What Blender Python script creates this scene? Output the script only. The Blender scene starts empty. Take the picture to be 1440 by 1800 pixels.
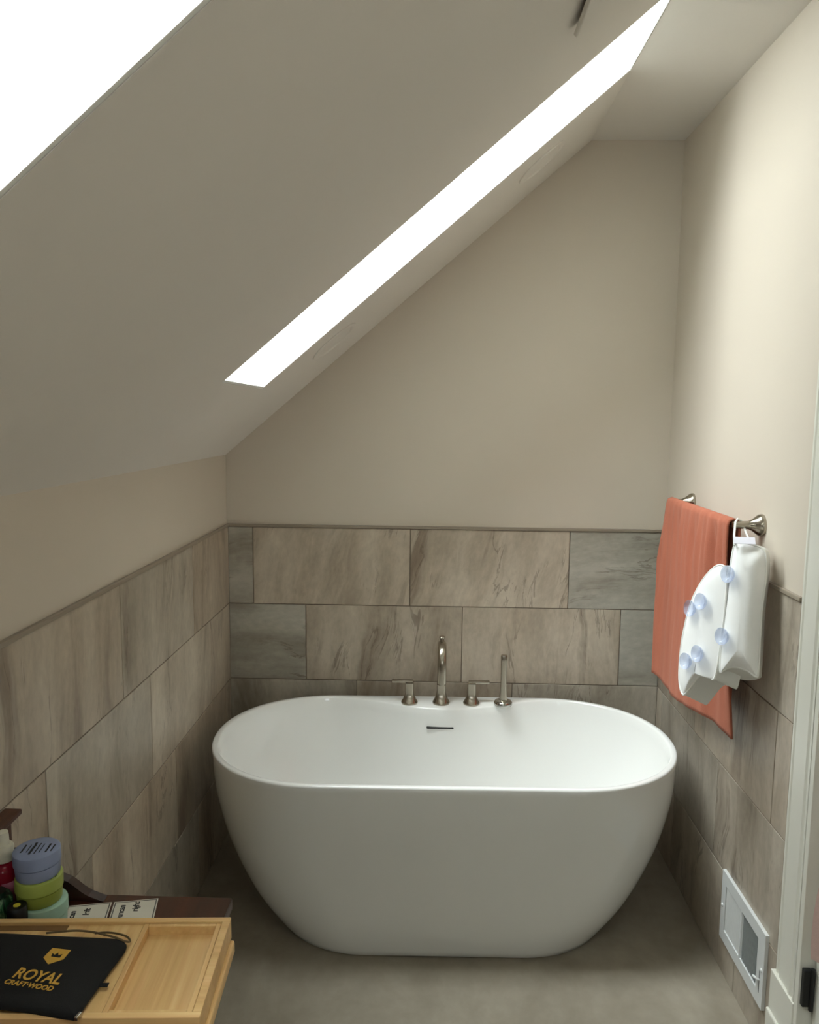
import bpy, bmesh, math, random
from mathutils import Vector, Matrix
random.seed(7)
sc = bpy.context.scene
COL = sc.collection
PI = math.pi

# ------------------------------------------------------------------ room measures (metres)
W, D = 1.6795, 3.0375            # room width, distance of the back wall from the camera
K, C, XJ = 1.4941, 2.640, 1.3483  # knee wall height, flat ceiling height, x where slope meets it
SL = (C - K) / XJ
SLEN = math.hypot(1, SL)
T, HR = 1.2135, 0.3034           # wainscot height, tile course
YB = -2.2                        # rear wall

# ------------------------------------------------------------------ camera
yaw, pitch, roll = 0.0307, -0.1205, 0.0097
cd = Vector((-math.sin(yaw)*math.cos(pitch), math.cos(yaw)*math.cos(pitch), math.sin(pitch)))
cr = Vector((math.cos(yaw), math.sin(yaw), 0)); cu = cr.cross(cd)
r2 = math.cos(roll)*cr + math.sin(roll)*cu
u2 = -math.sin(roll)*cr + math.cos(roll)*cu
cam_d = bpy.data.cameras.new('camera'); cam = bpy.data.objects.new('camera', cam_d); COL.objects.link(cam)
cam.matrix_world = Matrix(((r2.x, u2.x, -cd.x, 0.7974), (r2.y, u2.y, -cd.y, 0.0), (r2.z, u2.z, -cd.z, 1.6468), (0, 0, 0, 1)))
cam_d.sensor_fit = 'VERTICAL'; cam_d.sensor_height = 36; cam_d.lens = 1401.7/1800*36
cam_d.clip_start = 0.02
sc.camera = cam

# ------------------------------------------------------------------ sky, daylight, exposure
# bright overcast sky with a broad glow where the veiled sun stands
wd = bpy.data.worlds.new('overcast_sky'); sc.world = wd; wd.use_nodes = True
SKY_BASE, SKY_GLOW, GLOW_POW = 10.0, 36.0, 11.0
GLOW_DIR = Vector((-0.38, -0.20, 0.90)).normalized()
wt = wd.node_tree; bg = wt.nodes['Background']
tc = wt.nodes.new('ShaderNodeTexCoord')
dt = wt.nodes.new('ShaderNodeVectorMath'); dt.operation = 'DOT_PRODUCT'; dt.inputs[1].default_value = GLOW_DIR
wt.links.new(tc.outputs['Generated'], dt.inputs[0])
def wmath(op, a, b):
    n_ = wt.nodes.new('ShaderNodeMath'); n_.operation = op
    for i, v in enumerate((a, b)):
        if isinstance(v, (int, float)): n_.inputs[i].default_value = v
        else: wt.links.new(v, n_.inputs[i])
    return n_.outputs[0]
gl_ = wmath('POWER', wmath('MAXIMUM', dt.outputs['Value'], 0.0), GLOW_POW)
wt.links.new(wmath('ADD', wmath('MULTIPLY', gl_, SKY_GLOW), SKY_BASE), bg.inputs[1])
bg.inputs[0].default_value = (0.94, 0.985, 1.03, 1)
sc.view_settings.view_transform = 'Standard'; sc.view_settings.look = 'None'
sc.view_settings.gamma = 1; sc.view_settings.use_curve_mapping = False
sc.view_settings.exposure = 0.13

def slope_pt(a, y, n=0.0):       # a along the slope from the knee, n outward
    return Vector(((a - n*SL)/SLEN, y, K + (a*SL + n)/SLEN))

SHAFT = 0.52
A0, A1 = 0.361, SLEN*XJ - 0.004
SKYL = [(1.987, 2.445), (0.27, 0.7275)]
def portal(name, m, sx, sy):
    l = bpy.data.lights.new(name, 'AREA'); l.shape = 'RECTANGLE'; l.size = sx; l.size_y = sy
    l.cycles.is_portal = True
    o = bpy.data.objects.new(name, l); o.matrix_world = m; COL.objects.link(o)
for i, (ya, yb) in enumerate(SKYL):
    c = slope_pt((A0+A1)/2, (ya+yb)/2, SHAFT-0.03)
    X = Vector((1, 0, SL)).normalized(); Z = Vector((-SL, 0, 1)).normalized(); Y = Z.cross(X)
    m = Matrix((X, Y, Z)).transposed().to_4x4(); m.translation = c
    portal('skylight_portal', m, A1-A0, yb-ya)
FILL_WIN = (0.74, 1.26, 1.20, 1.90)   # rear fill window, added unseen behind the camera: x0,x1,z0,z1
m = Matrix.Rotation(-PI/2, 4, 'X'); m.translation = ((FILL_WIN[0]+FILL_WIN[1])/2, YB-0.08, (FILL_WIN[2]+FILL_WIN[3])/2)
m = Matrix.Translation(m.translation) @ Matrix.Rotation(PI/2, 4, 'X')
portal('rear_fill_portal', m, FILL_WIN[1]-FILL_WIN[0], FILL_WIN[3]-FILL_WIN[2])

# ------------------------------------------------------------------ helpers
def box(bm, x0, x1, y0, y1, z0, z1, bev=0.0, seg=2):
    vs = [bm.verts.new(v) for v in ((x0,y0,z0),(x1,y0,z0),(x1,y1,z0),(x0,y1,z0),(x0,y0,z1),(x1,y0,z1),(x1,y1,z1),(x0,y1,z1))]
    fs = [bm.faces.new([vs[i] for i in f]) for f in ((0,3,2,1),(4,5,6,7),(0,1,5,4),(1,2,6,5),(2,3,7,6),(3,0,4,7))]
    if bev > 0:
        es = list({e for f in fs for e in f.edges})
        bmesh.ops.bevel(bm, geom=es, offset=bev, segments=seg, profile=0.5, affect='EDGES', clamp_overlap=True)
    return vs
def hexa(bm, pts):               # eight points, bottom four then top four
    vs = [bm.verts.new(p) for p in pts]
    for f in ((0,3,2,1),(4,5,6,7),(0,1,5,4),(1,2,6,5),(2,3,7,6),(3,0,4,7)): bm.faces.new([vs[i] for i in f])
def lathe(bm, prof, n=40, M=Matrix()):
    rings = []
    for r, z in prof:
        if r < 1e-6: rings.append([bm.verts.new(M @ Vector((0,0,z)))])
        else: rings.append([bm.verts.new(M @ Vector((r*math.cos(2*PI*i/n), r*math.sin(2*PI*i/n), z))) for i in range(n)])
    for a, b in zip(rings, rings[1:]):
        for i in range(n):
            j = (i+1) % n
            if len(a) == 1 and len(b) == 1: continue
            if len(a) == 1: bm.faces.new((a[0], b[j], b[i]))
            elif len(b) == 1: bm.faces.new((a[i], a[j], b[0]))
            else: bm.faces.new((a[i], a[j], b[j], b[i]))
def loft(bm, rings, cap0=True, cap1=True, closed=True):
    R = [[bm.verts.new(p) for p in r] for r in rings]
    n = len(R[0])
    for a, b in zip(R, R[1:]):
        for i in range(n if closed else n-1):
            j = (i+1) % n
            bm.faces.new((a[i], a[j], b[j], b[i]))
    if cap0: bm.faces.new(R[0][::-1])
    if cap1: bm.faces.new(R[-1])
def tube(bm, pts, rad, n=12, cap=True):
    pts = [Vector(p) for p in pts]
    rads = rad if isinstance(rad, (list, tuple)) else [rad]*len(pts)
    rings = []; prev = None
    for i, p in enumerate(pts):
        t = (pts[min(i+1, len(pts)-1)] - pts[max(i-1, 0)]).normalized()
        if prev is None:
            ref = Vector((0,0,1)) if abs(t.z) < .9 else Vector((1,0,0))
            nx = t.cross(ref).normalized()
        else:
            nx = (prev - t*prev.dot(t)).normalized()
        prev = nx; ny = t.cross(nx)
        rings.append([p + rads[i]*(math.cos(2*PI*k/n)*nx + math.sin(2*PI*k/n)*ny) for k in range(n)])
    loft(bm, rings, cap, cap)
def prism(bm, pts, d):           # polygon pts (3D) extruded by vector d
    d = Vector(d); a = [Vector(p) for p in pts]
    loft(bm, [a, [p+d for p in a]])
def obj(name, bm, mat, parent=None, smooth=None, loc=None, rot=None):
    bmesh.ops.recalc_face_normals(bm, faces=bm.faces)
    me = bpy.data.meshes.new(name); bm.to_mesh(me); bm.free()
    if mat: me.materials.append(mat)
    if smooth is not None:
        for p in me.polygons: p.use_smooth = True
        me.set_sharp_from_angle(angle=math.radians(smooth))
    o = bpy.data.objects.new(name, me); COL.objects.link(o)
    if parent: o.parent = parent
    if loc: o.location = loc
    if rot: o.rotation_euler = rot
    return o
def B(): return bmesh.new()
def struct(o): o['kind'] = 'structure'; return o
def tag(o, label, cat, group=None):
    o['label'] = label; o['category'] = cat
    if group: o['group'] = group
    return o
def empty(name, label, cat, loc=(0,0,0), rotz=0.0, group=None):
    o = bpy.data.objects.new(name, None); COL.objects.link(o); o.empty_display_size = 0.05
    o.location = loc; o.rotation_euler = (0, 0, rotz)
    return tag(o, label, cat, group)
def text_mesh(name, body, size, mat, parent, M, extrude=0.0003, bold=0.0, align='LEFT'):
    cu_ = bpy.data.curves.new(name, 'FONT'); cu_.body = body; cu_.size = size; cu_.extrude = extrude; cu_.offset = bold; cu_.align_x = align
    t = bpy.data.objects.new(name+'_curve', cu_); COL.objects.link(t)
    dg = bpy.context.evaluated_depsgraph_get(); dg.update()
    me = bpy.data.meshes.new_from_object(t.evaluated_get(dg))
    bpy.data.objects.remove(t); bpy.data.curves.remove(cu_)
    me.transform(M); me.name = name; me.materials.clear(); me.materials.append(mat)
    o = bpy.data.objects.new(name, me); COL.objects.link(o); o.parent = parent
    return o

# ------------------------------------------------------------------ materials
def srgb(r, g, b):
    f = lambda c: (c/255/12.92) if c <= 10 else (((c/255)+.055)/1.055)**2.4
    return (f(r), f(g), f(b), 1)
class Nt:
    def __init__(s, name):
        s.m = bpy.data.materials.new(name); s.m.use_nodes = True; s.t = s.m.node_tree
        s.p = s.t.nodes['Principled BSDF']
    def n(s, typ, **kw):
        nd = s.t.nodes.new(typ)
        for k, v in kw.items(): setattr(nd, k, v)
        return nd
    def l(s, a, b): s.t.links.new(a, b)
    def noise(s, vec, scale, detail=4, rough=.55, dist=0):
        nd = s.n('ShaderNodeTexNoise'); nd.inputs['Scale'].default_value = scale; nd.inputs['Detail'].default_value = detail
        nd.inputs['Roughness'].default_value = rough; nd.inputs['Distortion'].default_value = dist
        if vec is not None: s.l(vec, nd.inputs['Vector'])
        return nd.outputs['Fac']
    def mapping(s, vec, sc_=(1,1,1), rot=(0,0,0), loc=(0,0,0)):
        nd = s.n('ShaderNodeMapping'); nd.inputs['Scale'].default_value = sc_; nd.inputs['Rotation'].default_value = rot; nd.inputs['Location'].default_value = loc
        s.l(vec, nd.inputs['Vector']); return nd.outputs['Vector']
    def ramp(s, fac, stops):
        nd = s.n('ShaderNodeValToRGB'); e = nd.color_ramp.elements
        e[0].position, e[0].color = stops[0]; e[1].position, e[1].color = stops[-1]
        for p_, c_ in stops[1:-1]:
            x = e.new(p_); x.color = c_
        s.l(fac, nd.inputs['Fac']); return nd.outputs['Color']
    def mix(s, fac, a, b, mode='MIX'):
        nd = s.n('ShaderNodeMix', data_type='RGBA', blend_type=mode)
        for v, i in ((fac, 0), (a, 6), (b, 7)):
            if isinstance(v, (int, float)): nd.inputs[i].default_value = v
            elif isinstance(v, tuple): nd.inputs[i].default_value = v
            else: s.l(v, nd.inputs[i])
        return nd.outputs[2]
    def math(s, op, a, b=None):
        nd = s.n('ShaderNodeMath', operation=op)
        for i, v in enumerate((a, b)):
            if v is None: continue
            if isinstance(v, (int, float)): nd.inputs[i].default_value = v
            else: s.l(v, nd.inputs[i])
        return nd.outputs[0]
    def bump(s, h, strength=.2, dist=.002):
        nd = s.n('ShaderNodeBump'); nd.inputs['Strength'].default_value = strength; nd.inputs['Distance'].default_value = dist
        s.l(h, nd.inputs['Height']); s.l(nd.outputs['Normal'], s.p.inputs['Normal'])
    def set(s, **kw):
        for k, v in kw.items():
            k = k.replace('_', ' ')
            if isinstance(v, (int, float, tuple)): s.p.inputs[k].default_value = v
            else: s.l(v, s.p.inputs[k])
        return s
def geo(nt): return nt.n('ShaderNodeNewGeometry').outputs['Position']
def objc(nt): return nt.n('ShaderNodeTexCoord').outputs['Object']
def simple(name, col, rough=.5, metal=0.0, var=.06, scale=30, bump=0.0, bscale=300, **kw):
    t = Nt(name); v = objc(t)
    n_ = t.noise(v, scale, 3)
    dark = tuple(c*(1-var) for c in col[:3])+(1,); light = tuple(min(1, c*(1+var)) for c in col[:3])+(1,)
    t.set(Base_Color=t.ramp(n_, [(.3, dark), (.7, light)]), Roughness=rough, Metallic=metal, **kw)
    if bump: t.bump(t.noise(v, bscale, 3), bump, .001)
    return t.m
PAINT = simple('beige_wall_paint', srgb(209, 198, 182), .6, var=.015, scale=2, bump=.05, bscale=260)
CEILP = simple('ceiling_paint', srgb(226, 220, 211), .75, var=.012, scale=2, bump=.05, bscale=260)
SHAFTP = simple('shaft_white_paint', srgb(236, 236, 230), .7, var=.01, scale=2)
TRIMW = simple('white_trim_paint', srgb(222, 220, 208), .35, var=.015, scale=8)
CAPM = simple('tile_edge_trim', srgb(150, 138, 122), .4, var=.04, scale=10)
GROUT = simple('grout', srgb(118, 106, 92), .9, var=.08, scale=60)
ACRYL = simple('white_acrylic', srgb(238, 238, 234), .13, var=.006, scale=3)
ACRYL.node_tree.nodes['Principled BSDF'].inputs['Coat Weight'].default_value = .3
NICKEL = simple('brushed_nickel', srgb(172, 164, 150), .24, 1.0, var=.03, scale=50)
CHROME = simple('chrome', srgb(180, 178, 172), .12, 1.0, var=.02, scale=50)
BLACK = simple('black_metal', srgb(16, 18, 18), .45, var=.1)
DARKS = simple('dark_slot', srgb(22, 22, 20), .6, var=.1)
VENTW = simple('vent_white_enamel', srgb(216, 218, 216), .35, var=.01)
VENTG = simple('vent_grey_vane', srgb(170, 178, 182), .4, var=.02)
RUBW = simple('pillow_white_mesh', srgb(246, 246, 243), .6, var=.01, scale=20, bump=.15, bscale=900)
PIPE = simple('pillow_piping', srgb(240, 240, 234), .5, var=.01)
GUSS = simple('pillow_gusset', srgb(226, 226, 220), .65, var=.015, bump=.2, bscale=900)
TAGM = simple('care_tag_satin', srgb(236, 234, 244), .4, var=.03)

def make_tile():
    t = Nt('stone_look_tile')
    uv = t.n('ShaderNodeUVMap', uv_map='UVMap').outputs[0]
    at = t.n('ShaderNodeAttribute', attribute_name='tint'); sep = t.n('ShaderNodeSeparateColor'); t.l(at.outputs['Color'], sep.inputs[0])
    warp = t.noise(t.mapping(uv, (3.0, 1.6, 1)), 1.0, 3)
    wv = t.n('ShaderNodeVectorMath', operation='MULTIPLY_ADD')
    comb = t.n('ShaderNodeCombineXYZ'); t.l(warp, comb.inputs[0])
    t.l(comb.outputs[0], wv.inputs[0]); wv.inputs[1].default_value = (.22, 0, 0); t.l(uv, wv.inputs[2])
    v = wv.outputs[0]
    n1 = t.noise(t.mapping(v, (6.5, .8, 1)), 1.0, 7, .58, .4)
    n2 = t.noise(t.mapping(v, (11, .62, 1), loc=(5, 2, 0)), 1.0, 6, .60, .35)
    n3 = t.noise(t.mapping(v, (4, 3, 1)), 1.0, 6, .62, .4)
    n4 = t.noise(t.mapping(uv, (5, 3.2, 1), loc=(9, 1, 0)), 1.0, 8, .7, .6)
    base = t.ramp(n1, [(.30, srgb(138, 121, 103)), (.43, srgb(172, 157, 138)), (.57, srgb(190, 176, 157)), (.75, srgb(203, 190, 171))])
    grey = t.ramp(n1, [(.30, srgb(140, 133, 120)), (.43, srgb(168, 163, 150)), (.57, srgb(182, 178, 166)), (.75, srgb(196, 192, 180))])
    c = t.mix(sep.outputs[0], base, grey)
    c = t.mix(.55, c, t.ramp(n4, [(.30, (.34,.33,.32,1)), (.5, (.5,.5,.5,1)), (.70, (.66,.66,.66,1))]), 'OVERLAY')
    st = t.math('MULTIPLY', t.ramp(n2, [(.54, (0,0,0,1)), (.66, (1,1,1,1))]), t.ramp(n3, [(.44, (.10,.10,.10,1)), (.60, (1,1,1,1))]))
    c = t.mix(t.math('MULTIPLY', st, .52), c, srgb(112, 94, 77))
    c = t.mix(t.math('MULTIPLY', t.ramp(n2, [(.30, (1,1,1,1)), (.38, (0,0,0,1))]), .30), c, srgb(214, 203, 186))
    cr_ = t.noise(t.mapping(v, (7, .8, 1), loc=(3, 7, 0)), 1.0, 6, .6, .9)
    line = t.math('LESS_THAN', t.math('ABSOLUTE', t.math('SUBTRACT', cr_, .5)), .008)
    line = t.math('MULTIPLY', line, t.ramp(n3, [(.50, (0,0,0,1)), (.58, (1,1,1,1))]))
    c = t.mix(t.math('MULTIPLY', line, .45), c, srgb(96, 80, 66))
    fine = t.noise(t.mapping(uv, (60, 30, 1)), 1.0, 4)
    c = t.mix(.35, c, t.ramp(fine, [(.3, (.38,.38,.38,1)), (.7, (.62,.62,.62,1))]), 'OVERLAY')
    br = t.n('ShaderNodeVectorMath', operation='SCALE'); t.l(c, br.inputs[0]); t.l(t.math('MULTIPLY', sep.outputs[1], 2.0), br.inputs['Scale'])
    t.set(Base_Color=br.outputs[0], Roughness=.42)
    t.bump(n2, .08, .001)
    return t.m
TILE = make_tile()
def make_floor():
    t = Nt('floor_stone'); p = geo(t)
    n1 = t.noise(t.mapping(p, (2.5, 1.6, 1)), 1.5, 6, .6, .4); n2 = t.noise(p, 22, 5, .6)
    c = t.ramp(n1, [(.3, srgb(134, 124, 108)), (.55, srgb(152, 143, 127)), (.75, srgb(166, 157, 141))])
    c = t.mix(.4, c, t.ramp(n2, [(.3, (.42,.42,.42,1)), (.7, (.58,.58,.58,1))]), 'OVERLAY')
    t.set(Base_Color=c, Roughness=.5); t.bump(n2, .06, .001); return t.m
FLOORM = make_floor()
def make_wood(name, c0, c1, c2, axis=0, sc_=1.0, rough=.4):
    t = Nt(name); v = objc(t)
    s_ = [60*sc_]*3; s_[axis] = 2.5*sc_
    n1 = t.noise(t.mapping(v, tuple(s_)), 1.0, 5, .6, .3); s2 = [220*sc_]*3; s2[axis] = 8*sc_
    n2 = t.noise(t.mapping(v, tuple(s2)), 1.0, 3)
    c = t.ramp(n1, [(.3, c0), (.52, c1), (.72, c2)])
    c = t.mix(.35, c, t.ramp(n2, [(.35, (.36,.36,.36,1)), (.65, (.6,.6,.6,1))]), 'OVERLAY')
    t.set(Base_Color=c, Roughness=rough); return t.m
BAMB = make_wood('bamboo_light', srgb(206, 164, 104), srgb(222, 182, 122), srgb(232, 196, 138), 1, .55, .42)
BAMBX = make_wood('bamboo_long', srgb(206, 164, 104), srgb(222, 182, 122), srgb(232, 196, 138), 0, .55, .42)
MAHO = make_wood('mahogany', srgb(48, 22, 12), srgb(70, 34, 19), srgb(92, 48, 28), 1, .5, .3)
MAHOX = make_wood('mahogany_panel', srgb(32, 16, 10), srgb(48, 24, 15), srgb(66, 34, 21), 0, .5, .32)
def make_towel():
    t = Nt('terracotta_terry'); v = objc(t)
    n1 = t.noise(v, 500, 2); n2 = t.noise(t.mapping(v, (30, 30, 3)), 1.0, 4)
    c = t.mix(.35, t.ramp(n2, [(.3, srgb(166, 94, 70)), (.7, srgb(176, 103, 78))]), t.ramp(n1, [(.3, (.4,.4,.4,1)), (.7, (.6,.6,.6,1))]), 'OVERLAY')
    t.set(Base_Color=c, Roughness=.95, Sheen_Weight=.08, Sheen_Roughness=.5, Sheen_Tint=(1, .75, .6, 1))
    t.bump(n1, .5, .002); return t.m
TOWEL = make_towel()
def thin_glass(name, tint, rough=.02, gloss=.08):
    m_ = bpy.data.materials.new(name); m_.use_nodes = True; nt = m_.node_tree
    for n_ in list(nt.nodes):
        if n_.type != 'OUTPUT_MATERIAL': nt.nodes.remove(n_)
    out = nt.nodes['Material Output']
    tr = nt.nodes.new('ShaderNodeBsdfTransparent'); tr.inputs[0].default_value = tint
    gl = nt.nodes.new('ShaderNodeBsdfGlossy'); gl.inputs['Roughness'].default_value = rough
    mx = nt.nodes.new('ShaderNodeMixShader'); lw = nt.nodes.new('ShaderNodeLayerWeight'); lw.inputs[0].default_value = gloss
    nt.links.new(lw.outputs['Fresnel'], mx.inputs[0]); nt.links.new(tr.outputs[0], mx.inputs[1]); nt.links.new(gl.outputs[0], mx.inputs[2])
    nt.links.new(mx.outputs[0], out.inputs[0]); return m_
GLASS = thin_glass('window_glass', (.95, .97, .96, 1))
def milky_vinyl():
    m_ = bpy.data.materials.new('clear_vinyl'); m_.use_nodes = True; nt = m_.node_tree; p_ = nt.nodes['Principled BSDF']
    p_.inputs['Base Color'].default_value = (.74, .79, .92, 1); p_.inputs['Roughness'].default_value = .06; p_.inputs['Specular IOR Level'].default_value = .8
    tr = nt.nodes.new('ShaderNodeBsdfTransparent'); tr.inputs[0].default_value = (.90, .93, .99, 1)
    mx = nt.nodes.new('ShaderNodeMixShader'); mx.inputs[0].default_value = .27
    nt.links.new(tr.outputs[0], mx.inputs[1]); nt.links.new(p_.outputs[0], mx.inputs[2]); nt.links.new(mx.outputs[0], nt.nodes['Material Output'].inputs[0]); return m_
CUP = milky_vinyl()
FROST = Nt('frosted_glass'); FROST.set(Base_Color=(.9,.93,.95,1), Roughness=.6, Transmission_Weight=1.0); FROST = FROST.m

# ================================================================== STRUCTURE
# floor (also carries the light-blocking hall added beyond the door)
bm = B(); box(bm, -0.15, 3.1, YB-0.15, D+0.15, -0.12, 0.0); struct(obj('floor', bm, FLOORM))
# plain painted wall bodies; tile faces stand 4 mm proud
PT = 0.004
bm = B(); box(bm, -0.15, -PT, YB, D, 0, K+0.02); wl = struct(obj('wall_left', bm, PAINT))
bm = B(); box(bm, -0.15, W+0.15, D+PT, D+0.15, 0, C+0.3); wb = struct(obj('wall_back', bm, PAINT))
DY0, DY1, DZ = 0.93, 1.776, 2.04  # door opening
bm = B(); box(bm, W+PT, W+0.13, DY1, D+PT, 0, C); box(bm, W+PT, W+0.13, YB, DY0, 0, C); box(bm, W+PT, W+0.13, DY0, DY1, DZ, C)
wr = struct(obj('wall_right', bm, PAINT))
bm = B()
box(bm, -0.15, FILL_WIN[0], YB-0.15, YB, 0, C+.3); box(bm, FILL_WIN[1], W+0.15, YB-0.15, YB, 0, C+.3)
box(bm, FILL_WIN[0], FILL_WIN[1], YB-0.15, YB, 0, FILL_WIN[2]); box(bm, FILL_WIN[0], FILL_WIN[1], YB-0.15, YB, FILL_WIN[3], C+.3)
struct(obj('wall_rear', bm, PAINT))
bm = B()
box(bm, 3.0, 3.1, YB, D, 0, C); box(bm, W+.15, 3.0, 2.6, 2.7, 0, C); box(bm, W+.15, 3.0, 0.1, 0.2, 0, C)
struct(obj('hall_light_block', bm, PAINT))  # unseen hall walls, added to keep sky light out of the doorway
# ceilings
bm = B(); box(bm, XJ, 3.1, YB-.15, D+.15, C, C+0.35); struct(obj('ceiling', bm, CEILP))
bm = B()
def slab(a0, a1, y0, y1, n0=0.0, n1=SHAFT):
    hexa(bm, [slope_pt(a0,y0,n0), slope_pt(a1,y0,n0), slope_pt(a1,y1,n0), slope_pt(a0,y1,n0),
              slope_pt(a0,y0,n1), slope_pt(a1,y0,n1), slope_pt(a1,y1,n1), slope_pt(a0,y1,n1)])
AF = SLEN*XJ
LT = 0.008
ycuts = sorted([v for s_ in SKYL for v in (s_[0]-LT, s_[1]+LT)])
edges = [YB-.15]+ycuts+[D+.15]
for i in range(len(edges)-1):
    if i % 2 == 0: slab(-0.2, AF, edges[i], edges[i+1])
    else: slab(-0.2, A0-LT, edges[i], edges[i+1])
struct(obj('ceiling', bm, CEILP))
# skylights: shaft liner, frame, pane
def ring_slabs(a0, a1, y0, y1, t, n0, n1):
    global bm
    slab(a0-t, a1+t, y0-t, y0, n0, n1); slab(a0-t, a1+t, y1, y1+t, n0, n1)
    slab(a0-t, a0, y0, y1, n0, n1); slab(a1, a1+t, y0, y1, n0, n1)
for i, (y0, y1) in enumerate(SKYL):
    bm = B(); ring_slabs(A0, A1, y0, y1, LT-.0005, 0.001, SHAFT)
    w_ = struct(obj('window_%d' % (i+1), bm, SHAFTP))
    bm = B(); ring_slabs(A0+.03, A1-.03, y0+.03, y1-.03, .06, SHAFT, SHAFT+.06)
    obj('window_frame', bm, TRIMW, w_)
    bm = B(); slab(A0+.02, A1-.02, y0+.02, y1-.02, SHAFT+.03, SHAFT+.036)
    obj('window_pane', bm, GLASS, w_)
# unseen rear window, added to bring in fill daylight from behind
bm = B()
x0, x1, z0, z1 = FILL_WIN
for b_ in ((x0, x0+.05, z0, z1), (x1-.05, x1, z0, z1), (x0+.05, x1-.05, z0, z0+.05), (x0+.05, x1-.05, z1-.05, z1), (x0+.05, x1-.05, (z0+z1)/2-.02, (z0+z1)/2+.02)):
    box(bm, b_[0], b_[1], YB-.12, YB-.06, b_[2], b_[3])
w3 = struct(obj('window_3', bm, TRIMW))
bm = B(); box(bm, x0+.04, x1-.04, YB-.095, YB-.09, z0+.04, z1-.04); obj('window_pane', bm, GLASS, w3)

# ---- tile wainscots
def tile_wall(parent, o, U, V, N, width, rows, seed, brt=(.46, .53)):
    """rows: (joints, {tile index: (rot, grey, bright)}) from the top course down; U runs along the wall, N into the room"""
    rnd = random.Random(seed); bm = B(); uvl = bm.loops.layers.uv.new('UVMap'); tl = bm.loops.layers.float_color.new('tint')
    g = 0.0017
    for ri, (joints, sp) in enumerate(rows):
        zt = T - HR*ri; zb = zt - HR
        js = [0.0] + [j for j in joints if 0 < j < width] + [width]
        for ti in range(len(js)-1):
            u0, u1 = js[ti]+g, js[ti+1]-g; v0, v1 = zb+g, zt-g
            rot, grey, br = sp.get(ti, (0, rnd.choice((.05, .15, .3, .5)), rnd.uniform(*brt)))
            f = [o + U*a + V*b + N*c for c in (-.001, .0045) for a, b in ((u0, v0), (u1, v0), (u1, v1), (u0, v1))]
            bv = .0009
            f += [o + U*a + V*b + N*PT*1.35 for a, b in ((u0+bv, v0+bv), (u1-bv, v0+bv), (u1-bv, v1-bv), (u0+bv, v1-bv))]
            vs = [bm.verts.new(p) for p in f]
            fl = [bm.faces.new([vs[8], vs[9], vs[10], vs[11]])]
            for k in range(4):
                k2 = (k+1) % 4
                fl.append(bm.faces.new([vs[k], vs[k2], vs[4+k2], vs[4+k]])); fl.append(bm.faces.new([vs[4+k], vs[4+k2], vs[8+k2], vs[8+k]]))
            du, dv = rnd.uniform(0, 40), rnd.uniform(0, 40); sh = rnd.uniform(-.12, .16) if rot == 0 else rnd.uniform(-.12, .12)
            if rot == 2: sh = .36
            for fc in fl:
                for lp in fc.loops:
                    r_ = lp.vert.co - o; a, b = r_.dot(U), r_.dot(V)
                    if rot == 1: a, b = b*1.0, a*1.0
                    lp[uvl].uv = (a - sh*b*.6 + du, b + dv); lp[tl] = (grey, br, 0, 1)
    bmesh.ops.recalc_face_normals(bm, faces=bm.faces)
    t_ = obj('tile_wainscot', bm, TILE, parent)
    b2 = B(); pts = [o + U*a + V*b + N*c for c in (-.001, PT*.75) for a, b in ((0, 0), (width, 0), (width, T), (0, T))]
    hexa(b2, pts); obj('tile_grout', b2, GROUT, parent)
XV, YV, ZV = Vector((1,0,0)), Vector((0,1,0)), Vector((0,0,1))
def seq(s_, lo=-3, hi=5): return [s_ + .6115*k for k in range(-8, 8)]
G1 = (1, .85, .47); 
tile_wall(wb, Vector((0, D+PT, 0)), XV, ZV, -YV, W,
          [(seq(.097), {0: (1, .7, .45), 1: (2, .12, .52), 2: (2, .15, .53), 3: (1, 1.0, .50)}),
           (seq(.302), {0: (1, .9, .48), 1: (0, .2, .49), 2: (0, .1, .49), 3: (1, .95, .46)}),
           (seq(.502), {0: (0, .6, .46), 1: (0, .2, .45), 2: (0, .5, .46)}),
           (seq(.10), {})], 5)
LY0 = -2.2
tile_wall(wl, Vector((-PT, LY0, 0)), YV, ZV, XV, D-LY0,
          [([j-LY0 for j in seq(1.967)], {}), ([j-LY0 for j in seq(2.161)], {}), ([j-LY0 for j in seq(2.36)], {}), ([j-LY0 for j in seq(1.967)], {})], 11)
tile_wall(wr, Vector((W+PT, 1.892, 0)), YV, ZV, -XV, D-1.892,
          [([j-1.892 for j in seq(2.18)], {}), ([j-1.892 for j in seq(1.98)], {}), ([j-1.892 for j in seq(2.36)], {}), ([j-1.892 for j in seq(2.15)], {})], 23, (.40, .45))  # darker range puts the right wall's shade into its tile colour
# tile edge trims
bm = B(); box(bm, -PT, .007, LY0, D-.007, T, T+.011, .002); struct(obj('trim_1', bm, CAPM))
bm = B(); box(bm, -PT, W+PT, D-.007, D+PT, T, T+.011, .002); struct(obj('trim_2', bm, CAPM))
bm = B(); box(bm, W-.007, W+PT, 1.893, D-.007, T, T+.011, .002); struct(obj('trim_3', bm, CAPM))

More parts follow.
